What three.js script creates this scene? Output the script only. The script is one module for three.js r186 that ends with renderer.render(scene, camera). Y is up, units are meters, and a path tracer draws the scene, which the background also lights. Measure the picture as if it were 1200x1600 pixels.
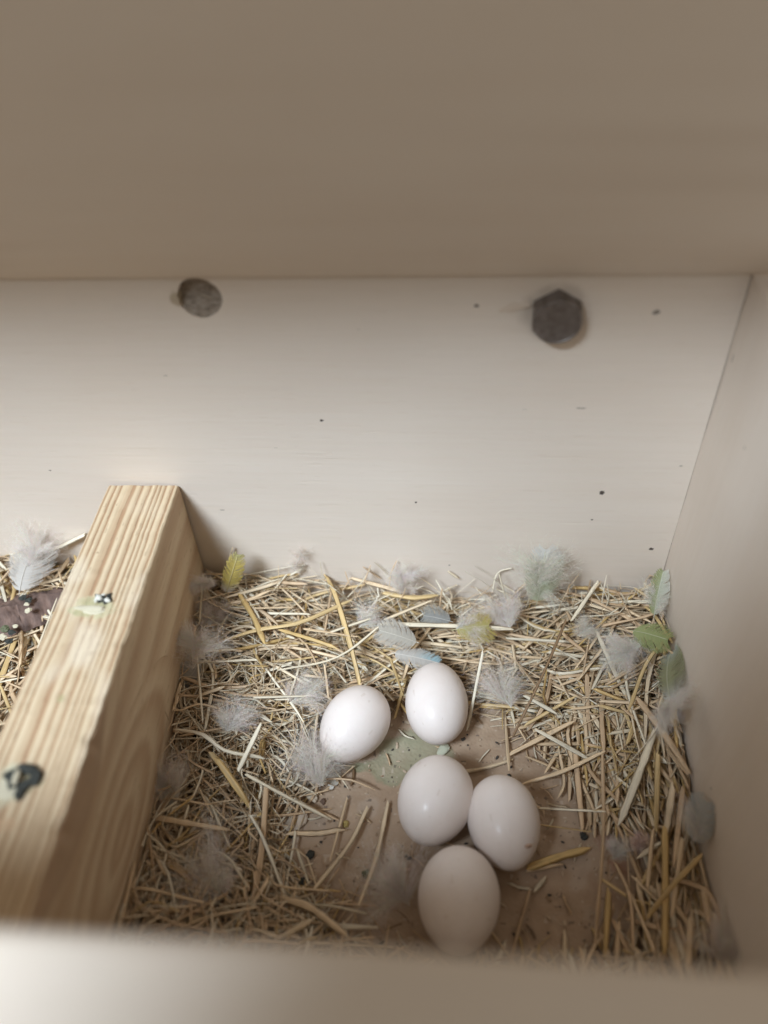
import * as THREE from 'three';
import { mergeGeometries } from 'three/addons/utils/BufferGeometryUtils.js';
import { RectAreaLightUniformsLib } from 'three/addons/lights/RectAreaLightUniformsLib.js';

// ------------------------------------------------------------------ camera, light, exposure
const renderer = new THREE.WebGLRenderer({ antialias: true });
renderer.toneMapping = THREE.LinearToneMapping;
renderer.toneMappingExposure = 1.13;
renderer.shadowMap.enabled = true;
const scene = new THREE.Scene();
scene.background = new THREE.Color().setRGB(0.37, 0.342, 0.298);   // the daylit room round the box

const FOCAL = 1239;                                                  // focal length in photograph pixels (1200 x 1600)
const EYE = new THREE.Vector3(0, 0.195, 0);                          // lens height above the nest floor
const CR = new THREE.Vector3(0.99647, -0.04404, -0.07152);              // picture right, up and view direction in the box's axes
const CF = new THREE.Vector3(-0.08204, -0.69287, -0.71638).normalize();
CR.addScaledVector(CF, -CR.dot(CF)).normalize();
const CU = new THREE.Vector3().crossVectors(CR, CF);
const camera = new THREE.PerspectiveCamera(2 * Math.atan(800 / FOCAL) * 180 / Math.PI, 0.75, 0.005, 20);
camera.position.copy(EYE);
camera.up.copy(CU);
camera.lookAt(EYE.clone().add(CF));
camera.focus = 0.212;
camera.userData.fStop = 6;
scene.add(camera);

RectAreaLightUniformsLib.init();
const WIN = { at: [-0.37, 0.80, 0.43], to: [-0.04, 0.06, -0.12], w: 0.30, h: 0.25, glow: 58, color: [0.80, 0.935, 1.07] };
const windowLight = new THREE.RectAreaLight(new THREE.Color().setRGB(...WIN.color), WIN.glow, WIN.w, WIN.h);
windowLight.position.set(...WIN.at);
windowLight.lookAt(...WIN.to);
windowLight.name = 'window_light';
scene.add(windowLight);

// ------------------------------------------------------------------ helpers
let seed = 20;
const rnd = () => { seed = (seed * 1664525 + 1013904223) >>> 0; return seed / 4294967296; };
const rr = (a, b) => a + (b - a) * rnd();
const V = (x, y, z) => new THREE.Vector3(x, y, z);
const clamp = (x, a, b) => Math.min(b, Math.max(a, x));
const mix = (a, b, t) => a + (b - a) * t;
const sstep = (a, b, x) => { const t = clamp((x - a) / (b - a), 0, 1); return t * t * (3 - 2 * t); };
const hash = (x, y, z) => { let h = (x * 374761393 + y * 668265263 + z * 2147483647) | 0; h = Math.imul(h ^ (h >>> 13), 1274126177); h ^= h >>> 16; return (h >>> 0) / 4294967296; };
function noise(x, y, z = 0) {
  const i = Math.floor(x), j = Math.floor(y), k = Math.floor(z); let u = x - i, v = y - j, w = z - k;
  u = u * u * (3 - 2 * u); v = v * v * (3 - 2 * v); w = w * w * (3 - 2 * w);
  const l = (a, b, t) => a + (b - a) * t;
  return l(l(l(hash(i, j, k), hash(i + 1, j, k), u), l(hash(i, j + 1, k), hash(i + 1, j + 1, k), u), v),
    l(l(hash(i, j, k + 1), hash(i + 1, j, k + 1), u), l(hash(i, j + 1, k + 1), hash(i + 1, j + 1, k + 1), u), v), w);
}
const fbm = (x, y, z = 0, o = 4) => { let s = 0, a = 0.5, n = 0; for (let k = 0; k < o; k++) { s += a * noise(x, y, z + k * 7.3); n += a; a *= 0.5; x *= 2.03; y *= 2.03; z *= 2.03; } return s / n; };

// a pixel of the photograph gives a direction; the plane it lies on gives the distance
const ray = (u, v) => CF.clone().addScaledVector(CR, (u - 600) / FOCAL).addScaledVector(CU, (800 - v) / FOCAL);
const onFloor = (u, v, mm = 0) => { const d = ray(u, v); return EYE.clone().addScaledVector(d, (mm / 1000 - EYE.y) / d.y); };
const onZ = (u, v, z) => { const d = ray(u, v); return EYE.clone().addScaledVector(d, (z - EYE.z) / d.z); };
const onX = (u, v, x) => { const d = ray(u, v); return EYE.clone().addScaledVector(d, (x - EYE.x) / d.x); };

// the box, metres
const BACK = -0.154, FRONT = -0.025, RIGHT = 0.0603, LEFT = -0.215, TOP = 0.115, DIVH = 0.0553, DIVW = 0.0197, DIVTURN = 1.6 * Math.PI / 180;
const DIV1 = (z) => -0.0724 + (z - BACK) * Math.tan(DIVTURN), DIV0 = (z) => DIV1(z) - DIVW;     // the divider board stands a little askew

const PHONE = { x: -0.030, y: -0.058, w: 0.078, h: 0.162 };

const taken = {};
function numbered(name) { const n = taken[name] = (taken[name] ?? -1) + 1; return n ? name + '_' + String(n).padStart(3, '0') : name; }
function mesh(name, geo, mat, parent) {
  const m = new THREE.Mesh(geo, mat); m.name = parent === scene ? numbered(name) : name;
  m.castShadow = m.receiveShadow = true; parent.add(m); return m;
}
function tag(o, label, category, group) { o.userData.label = label; o.userData.category = category; if (group) o.userData.group = group; return o; }
function struct(o, label, category) { o.userData.kind = 'structure'; if (label) o.userData.label = label; if (category) o.userData.category = category; return o; }
function thing(name, label, category, at, group) { const g = new THREE.Group(); g.name = numbered(name); g.position.copy(at); scene.add(g); return tag(g, label, category, group); }
function buf(pos, idx, uv, col) {
  const g = new THREE.BufferGeometry(); g.setAttribute('position', new THREE.Float32BufferAttribute(pos, 3));
  g.setAttribute('uv', new THREE.Float32BufferAttribute(uv ?? new Array(pos.length / 3 * 2).fill(0), 2));
  if (col) g.setAttribute('color', new THREE.Float32BufferAttribute(col, 3));
  g.setIndex(idx); g.computeVertexNormals(); return g;
}
// colour + height texture from a function (u, v in 0..1) -> [r, g, b (linear), height 0..1]
const toS = (c) => Math.round(255 * clamp(c <= 0.0031308 ? 12.92 * c : 1.055 * Math.pow(c, 1 / 2.4) - 0.055, 0, 1));
function bake(w, h, f) {
  const c = new Uint8Array(w * h * 4), b = new Uint8Array(w * h * 4);
  for (let j = 0; j < h; j++) for (let i = 0; i < w; i++) {
    const o = 4 * (j * w + i), p = f((i + 0.5) / w, (j + 0.5) / h), q = Math.round(255 * clamp(p[3], 0, 1));
    c[o] = toS(p[0]); c[o + 1] = toS(p[1]); c[o + 2] = toS(p[2]); c[o + 3] = 255; b[o] = b[o + 1] = b[o + 2] = q; b[o + 3] = 255;
  }
  const mk = (d) => { const t = new THREE.DataTexture(d, w, h, THREE.RGBAFormat); t.magFilter = THREE.LinearFilter; t.minFilter = THREE.LinearMipmapLinearFilter; t.generateMipmaps = true; t.wrapS = t.wrapT = THREE.RepeatWrapping; t.needsUpdate = true; return t; };
  const map = mk(c), bumpMap = mk(b); map.colorSpace = THREE.SRGBColorSpace; return { map, bumpMap };
}
const mix3 = (a, b, t) => [mix(a[0], b[0], t), mix(a[1], b[1], t), mix(a[2], b[2], t)];
// planar uv from two world axes
function planar(geo, fu, fv) { const p = geo.attributes.position, uv = new Float32Array(p.count * 2); for (let i = 0; i < p.count; i++) { uv[2 * i] = fu(p.getX(i), p.getY(i), p.getZ(i)); uv[2 * i + 1] = fv(p.getX(i), p.getY(i), p.getZ(i)); } geo.setAttribute('uv', new THREE.BufferAttribute(uv, 2)); return geo; }

// the window behind the light, and the phone that took the picture and keeps the window off the near side of the box
{
  const w = new THREE.Group(); w.name = 'window'; w.position.copy(windowLight.position); w.quaternion.copy(windowLight.quaternion); scene.add(w); struct(w, 'small bright window standing off beyond the box', 'window');
  const white = new THREE.MeshStandardMaterial({ color: 0xdddddd, roughness: 0.6 });
  for (const [x, y, a, b] of [[0, WIN.h / 2 + 0.015, WIN.w + 0.06, 0.03], [0, -WIN.h / 2 - 0.015, WIN.w + 0.06, 0.03], [-WIN.w / 2 - 0.015, 0, 0.03, WIN.h], [WIN.w / 2 + 0.015, 0, 0.03, WIN.h]]) { const g = new THREE.BoxGeometry(a, b, 0.03); g.translate(x, y, 0.01); mesh('frame', g, white, w); }
  const pane = new THREE.PlaneGeometry(WIN.w, WIN.h); pane.rotateY(Math.PI); pane.translate(0, 0, 0.004); mesh('pane', pane, new THREE.MeshStandardMaterial({ color: 0x000000, emissive: new THREE.Color().setRGB(...WIN.color), emissiveIntensity: 1 }), w);
  const p = new THREE.Group(); p.name = 'smartphone'; scene.add(p); tag(p, 'dark smartphone held above the open front of the box', 'phone');
  p.matrixAutoUpdate = true; p.quaternion.setFromRotationMatrix(new THREE.Matrix4().makeBasis(CR, CU, CF.clone().negate()));
  p.position.copy(EYE).addScaledVector(CF, -0.014).addScaledVector(CR, PHONE.x).addScaledVector(CU, PHONE.y);
  const body = new THREE.ExtrudeGeometry(slabCorner(PHONE.w, PHONE.h, 0.009), { depth: 0.006, bevelEnabled: true, bevelSize: 0.001, bevelThickness: 0.001, bevelSegments: 2 }); body.translate(0, 0, -0.003);
  mesh('body', body, new THREE.MeshStandardMaterial({ color: 0x2a2c30, roughness: 0.4 }), p);
  const lens = new THREE.CylinderGeometry(0.006, 0.006, 0.0016, 24); lens.rotateX(Math.PI / 2); lens.translate(-PHONE.x, -PHONE.y, -0.0048); mesh('lens_ring', lens, new THREE.MeshStandardMaterial({ color: 0x111111, roughness: 0.3, metalness: 0.6 }), p);
}
function slabCorner(w, h, r) { const s = new THREE.Shape(); s.moveTo(-w / 2 + r, -h / 2); s.lineTo(w / 2 - r, -h / 2); s.absarc(w / 2 - r, -h / 2 + r, r, -Math.PI / 2, 0); s.lineTo(w / 2, h / 2 - r); s.absarc(w / 2 - r, h / 2 - r, r, 0, Math.PI / 2); s.lineTo(-w / 2 + r, h / 2); s.absarc(-w / 2 + r, h / 2 - r, r, Math.PI / 2, Math.PI); s.lineTo(-w / 2, -h / 2 + r); s.absarc(-w / 2 + r, -h / 2 + r, r, Math.PI, 1.5 * Math.PI); return s; }
// ------------------------------------------------------------------ pale plywood of the walls and the lid
const PLY = [0.735, 0.645, 0.555], PLYD = [0.655, 0.54, 0.435];
function ply(x, y, s, tone = 1) {          // x along the grain, y across it, metres
  const wave = y + 0.006 * (fbm(x * 9, y * 9, s, 3) - 0.5);
  const broad = fbm(x * 6, wave * 60, s + 3, 4), fine = fbm(x * 60, y * 1500, s + 9, 2), pore = noise(x * 260, y * 2600, s + 5);
  const t = clamp(0.18 + 0.75 * (broad - 0.5) + 0.24 * (fine - 0.5) + (pore > 0.86 ? 0.10 : 0) + 0.5 * (fbm(x * 28, y * 45, s + 15, 4) - 0.5), 0, 1);
  const c = mix3(PLY, PLYD, t).map((k) => k * tone);
  return [c[0], c[1], c[2], 0.55 - 0.35 * fine - (pore > 0.86 ? 0.25 : 0)];
}
// back wall, with its drilled hole
const hole = onZ(312, 466, BACK), bolt = onZ(869, 489, BACK);
const specks = [[503, 657, .45, .4, 0], [745, 478, .55, .35, 0], [1025, 488, .75, .6, .2], [940, 770, .7, .8, 0], [1018, 858, .65, .5, 0], [908, 638, 1.1, .25, .5], [650, 785, .3, .3, 0], [347, 797, .9, .12, 0], [925, 812, .3, .3, .2], [1064, 728, .5, .25, .5], [258, 587, .5, .2, .6], [78, 735, .4, .25, .4], [702, 883, .3, .3, .2], [560, 515, .5, .1, .7], [430, 700, .6, .08, .6], [820, 640, .5, .1, .7]]
  .map(([u, v, a, b, k]) => [onZ(u, v, BACK), a / 1000, b / 1000, k]);
const BW = { x0: LEFT - 0.01, x1: RIGHT + 0.0, y0: -0.008, y1: TOP + 0.005 };
const backTex = bake(1800, 800, (u, v) => {
  const x = mix(BW.x0, BW.x1, u), y = mix(BW.y0, BW.y1, v); let p = ply(x, y, 1);
  for (const [c, a, b, k] of specks) { const dx = (x - c.x) / a, dy = (y - c.y) / b, d = dx * dx + dy * dy + 1.2 * (noise(x * 3000, y * 3000, 2) - 0.5); if (d < 1.3) { const t = sstep(1.3, 0.5, d) * (1 - k); p = [...mix3(p, [0.07, 0.055, 0.045], t), p[3] - 0.2 * t]; } }
  // worn veneer and grime round the bolt and the hole
  const db = Math.hypot((x - bolt.x) * 1.0, (y - bolt.y) * 1.1) * 1000, g = sstep(8.6, 6.0, db + 2.4 * (fbm(x * 500, y * 500, 4, 3) - 0.5));
  p = [...mix3(p, [0.40, 0.32, 0.25], 0.42 * g), p[3]];
  const ce = ((x - hole.x + 0.0054) / 0.0014) ** 2 + ((y - hole.y) / 0.0022) ** 2 + 1.3 * (fbm(x * 900, y * 900, 8, 3) - 0.5); if (ce < 1) p = [...mix3(p, [0.36, 0.28, 0.17], 0.7 * sstep(1, 0.5, ce)), p[3] - 0.3];   // chipped rim
  return p;
});
const wallMat = (t, extra) => new THREE.MeshStandardMaterial({ ...t, bumpScale: 0.00008, roughness: 0.62, ...extra });
{
  const s = new THREE.Shape(); s.moveTo(BW.x0, BW.y0); s.lineTo(BW.x1, BW.y0); s.lineTo(BW.x1, BW.y1); s.lineTo(BW.x0, BW.y1); s.closePath();
  const h = new THREE.Path(), n = 64; for (let k = 0; k <= n; k++) { const a = k / n * 2 * Math.PI, r = 0.00480 * (1 + 0.025 * Math.sin(3 * a + 1) + (Math.abs(a - 3.3) < 0.4 ? 0.07 * hash(k >> 1, 3, 1) : 0.012 * hash(k, 1, 1))); const x = hole.x + r * Math.cos(a) * 1.02, y = hole.y + r * Math.sin(a); k ? h.lineTo(x, y) : h.moveTo(x, y); }
  s.holes.push(h);
  const g = new THREE.ExtrudeGeometry(s, { depth: 0.009, bevelEnabled: false }); g.translate(0, 0, BACK - 0.009);
  planar(g, (x) => (x - BW.x0) / (BW.x1 - BW.x0), (x, y) => (y - BW.y0) / (BW.y1 - BW.y0));
  struct(mesh('back_wall', g, wallMat(backTex), scene), 'pale plywood back wall with a drilled hole and a hex bolt', 'wall');
}
// right wall
const RW = { z0: BACK - 0.009, z1: -0.012, y0: -0.008, y1: TOP };
const rspeck = [[1143, 560, .2, 1.1], [1048, 848, .5, .4], [1110, 1232, .3, .3], [1160, 700, .25, .25]].map(([u, v, a, b]) => [onX(u, v, RIGHT), a / 1000, b / 1000]);
const rightTex = bake(1024, 840, (u, v) => {
  const z = mix(RW.z0, RW.z1, u), y = mix(RW.y0, RW.y1, v); let p = ply(y, z, 22, 0.98);
  for (const [c, a, b] of rspeck) { const d = ((z - c.z) / a) ** 2 + ((y - c.y) / b) ** 2 + 1.0 * (noise(z * 3000, y * 3000, 2) - 0.5); if (d < 1.3) p = [...mix3(p, [0.10, 0.08, 0.06], sstep(1.3, 0.4, d)), p[3]]; }
  return p;
});
{
  const g = new THREE.BoxGeometry(0.009, RW.y1 - RW.y0, RW.z1 - RW.z0, 1, 40, 50); const p = g.attributes.position;
  for (let i = 0; i < p.count; i++) if (p.getX(i) < 0) p.setX(i, p.getX(i) + 0.0006 * fbm((p.getY(i) + 1) * 70, (p.getZ(i) + 1) * 40, 2, 2));
  g.translate(RIGHT - 0.00004 + 0.0045, (RW.y0 + RW.y1) / 2, (RW.z0 + RW.z1) / 2);
  planar(g, (x, y, z) => (z - RW.z0) / (RW.z1 - RW.z0), (x, y) => (y - RW.y0) / (RW.y1 - RW.y0)); g.computeVertexNormals();
  struct(mesh('side_wall', g, wallMat(rightTex), scene), 'plain plywood side wall of the box', 'wall');
}
// front wall: only its rounded top edge is in view
function slabProfile(w, h, r, seg = 5) { const s = new THREE.Shape(); s.moveTo(0, 0); s.lineTo(w, 0); for (let k = 0; k <= seg; k++) { const a = k / seg * Math.PI / 2; s.lineTo(w - r + r * Math.cos(a), h - r + r * Math.sin(a)); } for (let k = 0; k <= seg; k++) { const a = Math.PI / 2 + k / seg * Math.PI / 2; s.lineTo(r + r * Math.cos(a), h - r + r * Math.sin(a)); } s.closePath(); return s; }
const frontTex = bake(512, 128, (u, v) => ply(u * 0.3, v * 0.06, 41, 1.06));
{
  const len = RIGHT - LEFT + 0.02, g = new THREE.ExtrudeGeometry(slabProfile(0.013, TOP + 0.008, 0.0022), { depth: len, bevelEnabled: false, curveSegments: 4 });
  g.rotateY(Math.PI / 2); g.translate(LEFT - 0.01, -0.008, FRONT + 0.013);
  planar(g, (x) => (x - LEFT) / 0.3, (x, y, z) => (y + z) / 0.06);
  struct(mesh('front_wall', g, wallMat(frontTex), scene), 'low pale front wall of the box with a rounded top edge', 'wall');
  const g2 = new THREE.BoxGeometry(0.009, TOP + 0.008, FRONT - BACK - 0.001); g2.translate(LEFT - 0.0045, (TOP - 0.008) / 2, (FRONT + BACK) / 2);
  planar(g2, (x, y, z) => z / 0.3, (x, y) => y / 0.06);
  struct(mesh('end_wall', g2, wallMat(frontTex), scene), 'plywood end wall beyond the divider board', 'wall');
}
// floor
const stain = [[548, 1198], [585, 1180], [610, 1150], [640, 1140], [672, 1150], [700, 1168], [716, 1184], [690, 1205], [650, 1222], [610, 1228], [575, 1210]].map(([u, v]) => onFloor(u, v));
function inside(poly, x, z) { let c = false; for (let i = 0, j = poly.length - 1; i < poly.length; j = i++) { const a = poly[i], b = poly[j]; if ((a.z > z) !== (b.z > z) && x < (b.x - a.x) * (z - a.z) / (b.z - a.z) + a.x) c = !c; } return c; }
function edgeDist(poly, x, z) { let d = 1; for (let i = 0, j = poly.length - 1; i < poly.length; j = i++) { const a = poly[i], b = poly[j], dx = b.x - a.x, dz = b.z - a.z, t = clamp(((x - a.x) * dx + (z - a.z) * dz) / (dx * dx + dz * dz), 0, 1); d = Math.min(d, Math.hypot(x - a.x - t * dx, z - a.z - t * dz)); } return inside(poly, x, z) ? -d : d; }
const FL = { x0: LEFT, x1: RIGHT + 0.0002, z0: BACK, z1: FRONT };
const rub = onFloor(985, 1330);
const floorTex = bake(1500, 780, (u, v) => {
  const x = mix(FL.x0, FL.x1, u), z = mix(FL.z0, FL.z1, v);
  const a = fbm(x * 70, z * 70, 1, 5), b = fbm(x * 420, z * 420, 5, 3), c = noise(x * 1900, z * 1900, 3), gr = fbm(x * 30, z * 420, 8, 3);
  let p = mix3([0.49, 0.36, 0.255], [0.37, 0.255, 0.17], clamp(0.5 + 1.5 * (a - 0.5) + 0.8 * (b - 0.5) + 0.5 * (gr - 0.5), 0, 1));
  let h = 0.5 + 0.5 * (b - 0.5) + 0.25 * (c - 0.5);
  p = mix3(p, [0.5, 0.4, 0.32], 0.45 * sstep(0.58, 0.72, fbm(x * 160, z * 160, 12, 4)));          // dried dust
  p = mix3(p, [0.40, 0.18, 0.12], 0.5 * sstep(0.016, 0.0, Math.hypot(x - rub.x, z - rub.z) + 0.018 * (fbm(x * 220, z * 220, 31, 4) - 0.5)) * sstep(0.42, 0.62, b)); // reddish flecks
  const d = edgeDist(stain, x, z) + 0.006 * (fbm(x * 300, z * 300, 6, 4) - 0.5);
  if (d < 0.0012) { const k = sstep(0.0008, -0.0008, d), rim = sstep(-0.004, 0, d); p = mix3(p, mix3([0.36, 0.34, 0.23], [0.25, 0.25, 0.15], clamp(rim * 0.8 + 1.2 * (b - 0.5), 0, 1)), (0.45 + 0.55 * fbm(x * 260, z * 260, 51, 4)) * k); h += 0.2 * k; }
  if (noise(x * 900, z * 900, 17) > 0.90 && c > 0.45) p = mix3(p, [0.08, 0.06, 0.05], 0.6);       // dark grit
  if (noise(x * 800, z * 800, 27) > 0.92) p = mix3(p, [0.62, 0.52, 0.42], 0.5);
  return [...p, h];
});
{
  const g = new THREE.BoxGeometry(FL.x1 - FL.x0, 0.007, FL.z1 - FL.z0); g.translate((FL.x0 + FL.x1) / 2, -0.0035, (FL.z0 + FL.z1) / 2);
  planar(g, (x) => (x - FL.x0) / (FL.x1 - FL.x0), (x, y, z) => (z - FL.z0) / (FL.z1 - FL.z0));
  struct(mesh('floor', g, new THREE.MeshStandardMaterial({ ...floorTex, bumpScale: 0.0004, roughness: 0.75 }), scene), 'brown wooden nest floor with a greenish dried stain', 'floor');
}
// lid, hinged along the back wall and leaning over the nest
const lidTex = bake(1024, 512, (u, v) => {
  const x = u * 0.36, y = v * 0.14; let p = ply(x, y, 61, 1.0);
  const fig = fbm(x * 4, (y + 0.03 * fbm(x * 6, y * 6, 3, 2)) * 26, 71, 3);
  return [...mix3(p, [0.55, 0.43, 0.33], 0.9 * sstep(0.46, 0.66, fig)), p[3]];
});
{
  const w = 0.36, L = 0.118, th = 0.009, g = new THREE.BoxGeometry(w, L, th);
  g.translate(0, L / 2, -th / 2);
  planar(g, (x) => x / w + 0.5, (x, y) => y / L);
  const m = mesh('box_lid', g, wallMat(lidTex), scene);
  m.position.set(-0.08, onZ(600, 431, BACK + 0.0018).y, BACK + 0.0018); m.rotation.x = 48 * Math.PI / 180;
  tag(m, 'wooden lid leaning open above the back wall and its bolt', 'lid');
}
// ------------------------------------------------------------------ divider board
const battenTone = (x, y, z) => {        // x across from its near corner, y up, z along; metres
  const wob = 0.0012 * (fbm(z * 14, x * 30, 3, 3) - 0.5) + 0.0005 * (fbm(z * 70, x * 60, 5, 2) - 0.5);
  const knot = Math.exp(-(((z + 0.062) / 0.018) ** 2 + ((y - 0.036) / 0.014) ** 2));
  const rad = Math.hypot((x + 0.018) * 1.0 + wob + 0.004 * knot * (x / 0.02), (y + 0.045 + 0.012 * knot) * 0.22 + 0.3 * wob);
  return rad;
};
const PER = [DIVW, DIVH];
const heart = (() => { const p = onX(95, 1250, DIV1(-0.07)); return { z: p.z - BACK, y: p.y }; })();
const stains = [[142, 950, 0.0060, 0.0036, [0.55, 0.50, 0.31], 0.85], [148, 943, 0.0035, 0.0020, [0.38, 0.35, 0.19], 0.7], [130, 958, 0.003, 0.0012, [0.40, 0.37, 0.2], 0.6], [15, 1226, 0.0042, 0.0050, [0.60, 0.56, 0.40], 0.8], [36, 1222, 0.0040, 0.0030, [0.40, 0.34, 0.18], 0.6], [95, 1092, 0.0009, 0.0011, [0.42, 0.38, 0.2], 0.7], [5, 1290, 0.0030, 0.0016, [0.62, 0.42, 0.26], 0.6]]
  .map(([u, v, ...q]) => { const p = onFloor(u, v, DIVH * 1000); return [p.x - DIV0(p.z), p.z - BACK - 0.0009, ...q]; });
const battenTex = bake(1024, 1024, (u, v) => {
  const s = u * (PER[0] + PER[1] + PER[1]), z = v * 0.13;        // left side, top, right side unrolled
  let x, y; const top = s > PER[1] && s < PER[1] + PER[0];
  if (s < PER[1]) { x = 0; y = s; } else if (top) { x = s - PER[1]; y = DIVH; } else { x = PER[0]; y = DIVH - (s - PER[1] - PER[0]); }
  let ring;
  if (top) { const wob = 0.0016 * (fbm(z * 16, x * 20, 3, 3) - 0.5) + 0.0007 * (fbm(z * 60, x * 50, 5, 2) - 0.5); const ph = (x + wob) / 0.0020 + 0.5 * Math.sin(x * 420) + 0.13 * Math.sin(x * 1130 + 2); ring = ph - Math.floor(ph); ring = ring < 0.62 ? sstep(0.1, 0.62, ring) * 0.55 : 1 - sstep(0.72, 1.0, ring); }
  else { const k = Math.hypot((z - 0.083) / 2.6, (y - 0.026)) , wob = 0.006 * (fbm(z * 14, y * 30, 8, 3) - 0.5); const ph = (k < 0.018 ? (k + wob * 0.5) / 0.0055 + 0.35 : (y * 0.9 + wob + 0.010 * Math.exp(-(((z - 0.083) / 0.045) ** 2)) * (y > 0.026 ? 1 : -1)) / 0.0105); ring = ph - Math.floor(ph); ring = ring < 0.7 ? sstep(0, 0.7, ring) * 0.7 : 0.7 * (1 - sstep(0.7, 1, ring)); }
  const fib = fbm(x * 900 + y * 900, z * 40, 11, 3), sp = noise(x * 2500 + y * 2500, z * 400, 13);
  const worn = top ? sstep(0.45, 0.7, fbm(x * 90, (z - 0.02) * 60, 19, 3)) * sstep(0.05, 0.02, Math.abs(z - 0.048)) : 0;
  let t = clamp(ring * (1 - 0.5 * worn) + 0.35 * (fib - 0.5), 0, 1);
  let p = mix3([0.67, 0.53, 0.35], [0.41, 0.25, 0.14], Math.min(1, t * 1.1));
  if (!top && s > PER[1]) { const e = ((z - heart.z) / 0.026) ** 2 + ((y - heart.y) / 0.0125) ** 2 + 0.5 * (fbm(z * 60, y * 120, 44, 3) - 0.5); p = mix3(mix3(p, [0.56, 0.40, 0.26], 0.35), [0.40, 0.26, 0.16], 0.75 * sstep(1.12, 0.92, e)); p = mix3(p, [0.42, 0.27, 0.16], 0.7 * sstep(0.10, 0.0, Math.abs(e - 1.75)) * 0.6); }
  p = mix3(p, [0.76, 0.65, 0.51], 0.5 * worn);
  if (top) for (const [sx, sz, rx, rz, c, k] of stains) { const d = ((x - sx) / rx) ** 2 + ((z - sz) / rz) ** 2 + 1.5 * (fbm(x * 700, z * 700, sx * 99, 4) - 0.5); if (d < 1) p = mix3(p, c, k * sstep(1, 0.45, d) * (0.55 + 0.7 * fbm(x * 1200, z * 1200, 3, 2))); }
  if (sp > 0.88) p = mix3(p, [0.36, 0.24, 0.15], 0.35);
  if (noise(x * 600 + 9, z * 600, 33 + y * 50) > 0.955) p = mix3(p, [0.30, 0.19, 0.11], 0.55);
  return [...p, clamp(0.6 - 0.5 * ring + 0.5 * (fib - 0.5) + 0.3 * worn * (sp - 0.5), 0, 1)];
});
const battenMat = new THREE.MeshStandardMaterial({ ...battenTex, bumpScale: 0.0004, roughness: 0.7 });
{
  const len = FRONT - BACK - 0.0022, nz = 150, r = 0.0011, prof = [];
  for (let k = 0; k <= 8; k++) prof.push([0, k / 8 * (DIVH - r), k / 8 * (DIVH - r)]);
  for (let k = 1; k <= 4; k++) { const a = k / 4 * Math.PI / 2; prof.push([r - r * Math.cos(a), DIVH - r + r * Math.sin(a), DIVH - r + r * k / 4 * 2]); }
  for (let k = 1; k <= 14; k++) { const x = r + k / 14 * (PER[0] - 2 * r); prof.push([x, DIVH, DIVH + x]); }
  for (let k = 1; k <= 4; k++) { const a = k / 4 * Math.PI / 2; prof.push([PER[0] - r + r * Math.sin(a), DIVH - r + r * Math.cos(a), DIVH + PER[0] - r + 2 * r * k / 4]); }
  for (let k = 1; k <= 12; k++) prof.push([PER[0], (DIVH - r) * (1 - k / 12), DIVH + PER[0] + r + k / 12 * (DIVH - r)]);
  const pos = [], uv = [], idx = [], n = prof.length, tot = PER[0] + 2 * PER[1];
  for (let j = 0; j <= nz; j++) { const z = j / nz * len; for (const [x, y, s] of prof) {
    const edge = y > DIVH - 0.004 ? 1 : 0, e = 0.00035 * (fbm(z * 500, x * 300, y * 300, 3) - 0.5) * (0.4 + 1.2 * edge);
    let nib = 0; for (const [nz0, d] of [[0.0935, 0.0010], [0.0755, 0.0007], [0.031, 0.0004], [0.052, 0.0005]]) nib += d * Math.exp(-(((z - nz0) / 0.0014) ** 2)) * (x > PER[0] - 0.0015 && y > DIVH - 0.0025 ? 1 : 0);
    pos.push(x + e - nib * 0.8, y > 0 ? y + e - nib * 0.8 : y, z); uv.push(s / tot, z / 0.13);
  } }
  for (let j = 0; j < nz; j++) for (let i = 0; i < n - 1; i++) { const a = j * n + i; idx.push(a, a + n, a + 1, a + 1, a + n, a + n + 1); }
  const mid = pos.length / 3; for (const j of [0, nz]) { const c = pos.length / 3; pos.push(PER[0] / 2, DIVH / 2, j / nz * len); uv.push(0.5, j / nz); for (let i = 0; i < n; i++) { const a = 3 * (j * n + i); pos.push(pos[a], pos[a + 1], pos[a + 2]); uv.push(pos[a + 1] / 0.1, pos[a] / 0.1); } for (let i = 0; i < n; i++) idx.push(c, c + 1 + i, c + 1 + (i + 1) % n); }
  const g = buf(pos, idx, uv); g.translate(-PER[0] / 2, 0, 0);
  const t = thing('divider_board', 'knotty pine divider board standing between the straw beds, spotted with droppings', 'board', V(DIV1(BACK) - DIVW / 2, 0, BACK + 0.0009));
  mesh('plank', g, battenMat, t); t.rotation.y = DIVTURN;
}
// ------------------------------------------------------------------ lumps: droppings, crumbs
function lump(rx, ry, rz, s, amp = 0.35, det = 3) {
  const g = new THREE.IcosahedronGeometry(1, det), p = g.attributes.position;
  for (let i = 0; i < p.count; i++) { const x = p.getX(i), y = p.getY(i), z = p.getZ(i), k = 1 + amp * 2 * (fbm(x * 1.6 + s, y * 1.6 + 5, z * 1.6 + s * 2, 3) - 0.5); p.setXYZ(i, x * rx * k, y * ry * k, z * rz * k); }
  g.computeVertexNormals(); return g;
}
const M = (r, g, b, rough = 0.8, extra) => new THREE.MeshStandardMaterial({ color: new THREE.Color().setRGB(r, g, b), roughness: rough, ...extra });
const mDark = M(0.04, 0.042, 0.036, 0.85), mGreen = M(0.34, 0.33, 0.17, 0.75), mWhite = M(0.70, 0.68, 0.60, 0.8), mOlive = M(0.12, 0.13, 0.07, 0.7), mPale = M(0.60, 0.54, 0.40, 0.8);
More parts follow.
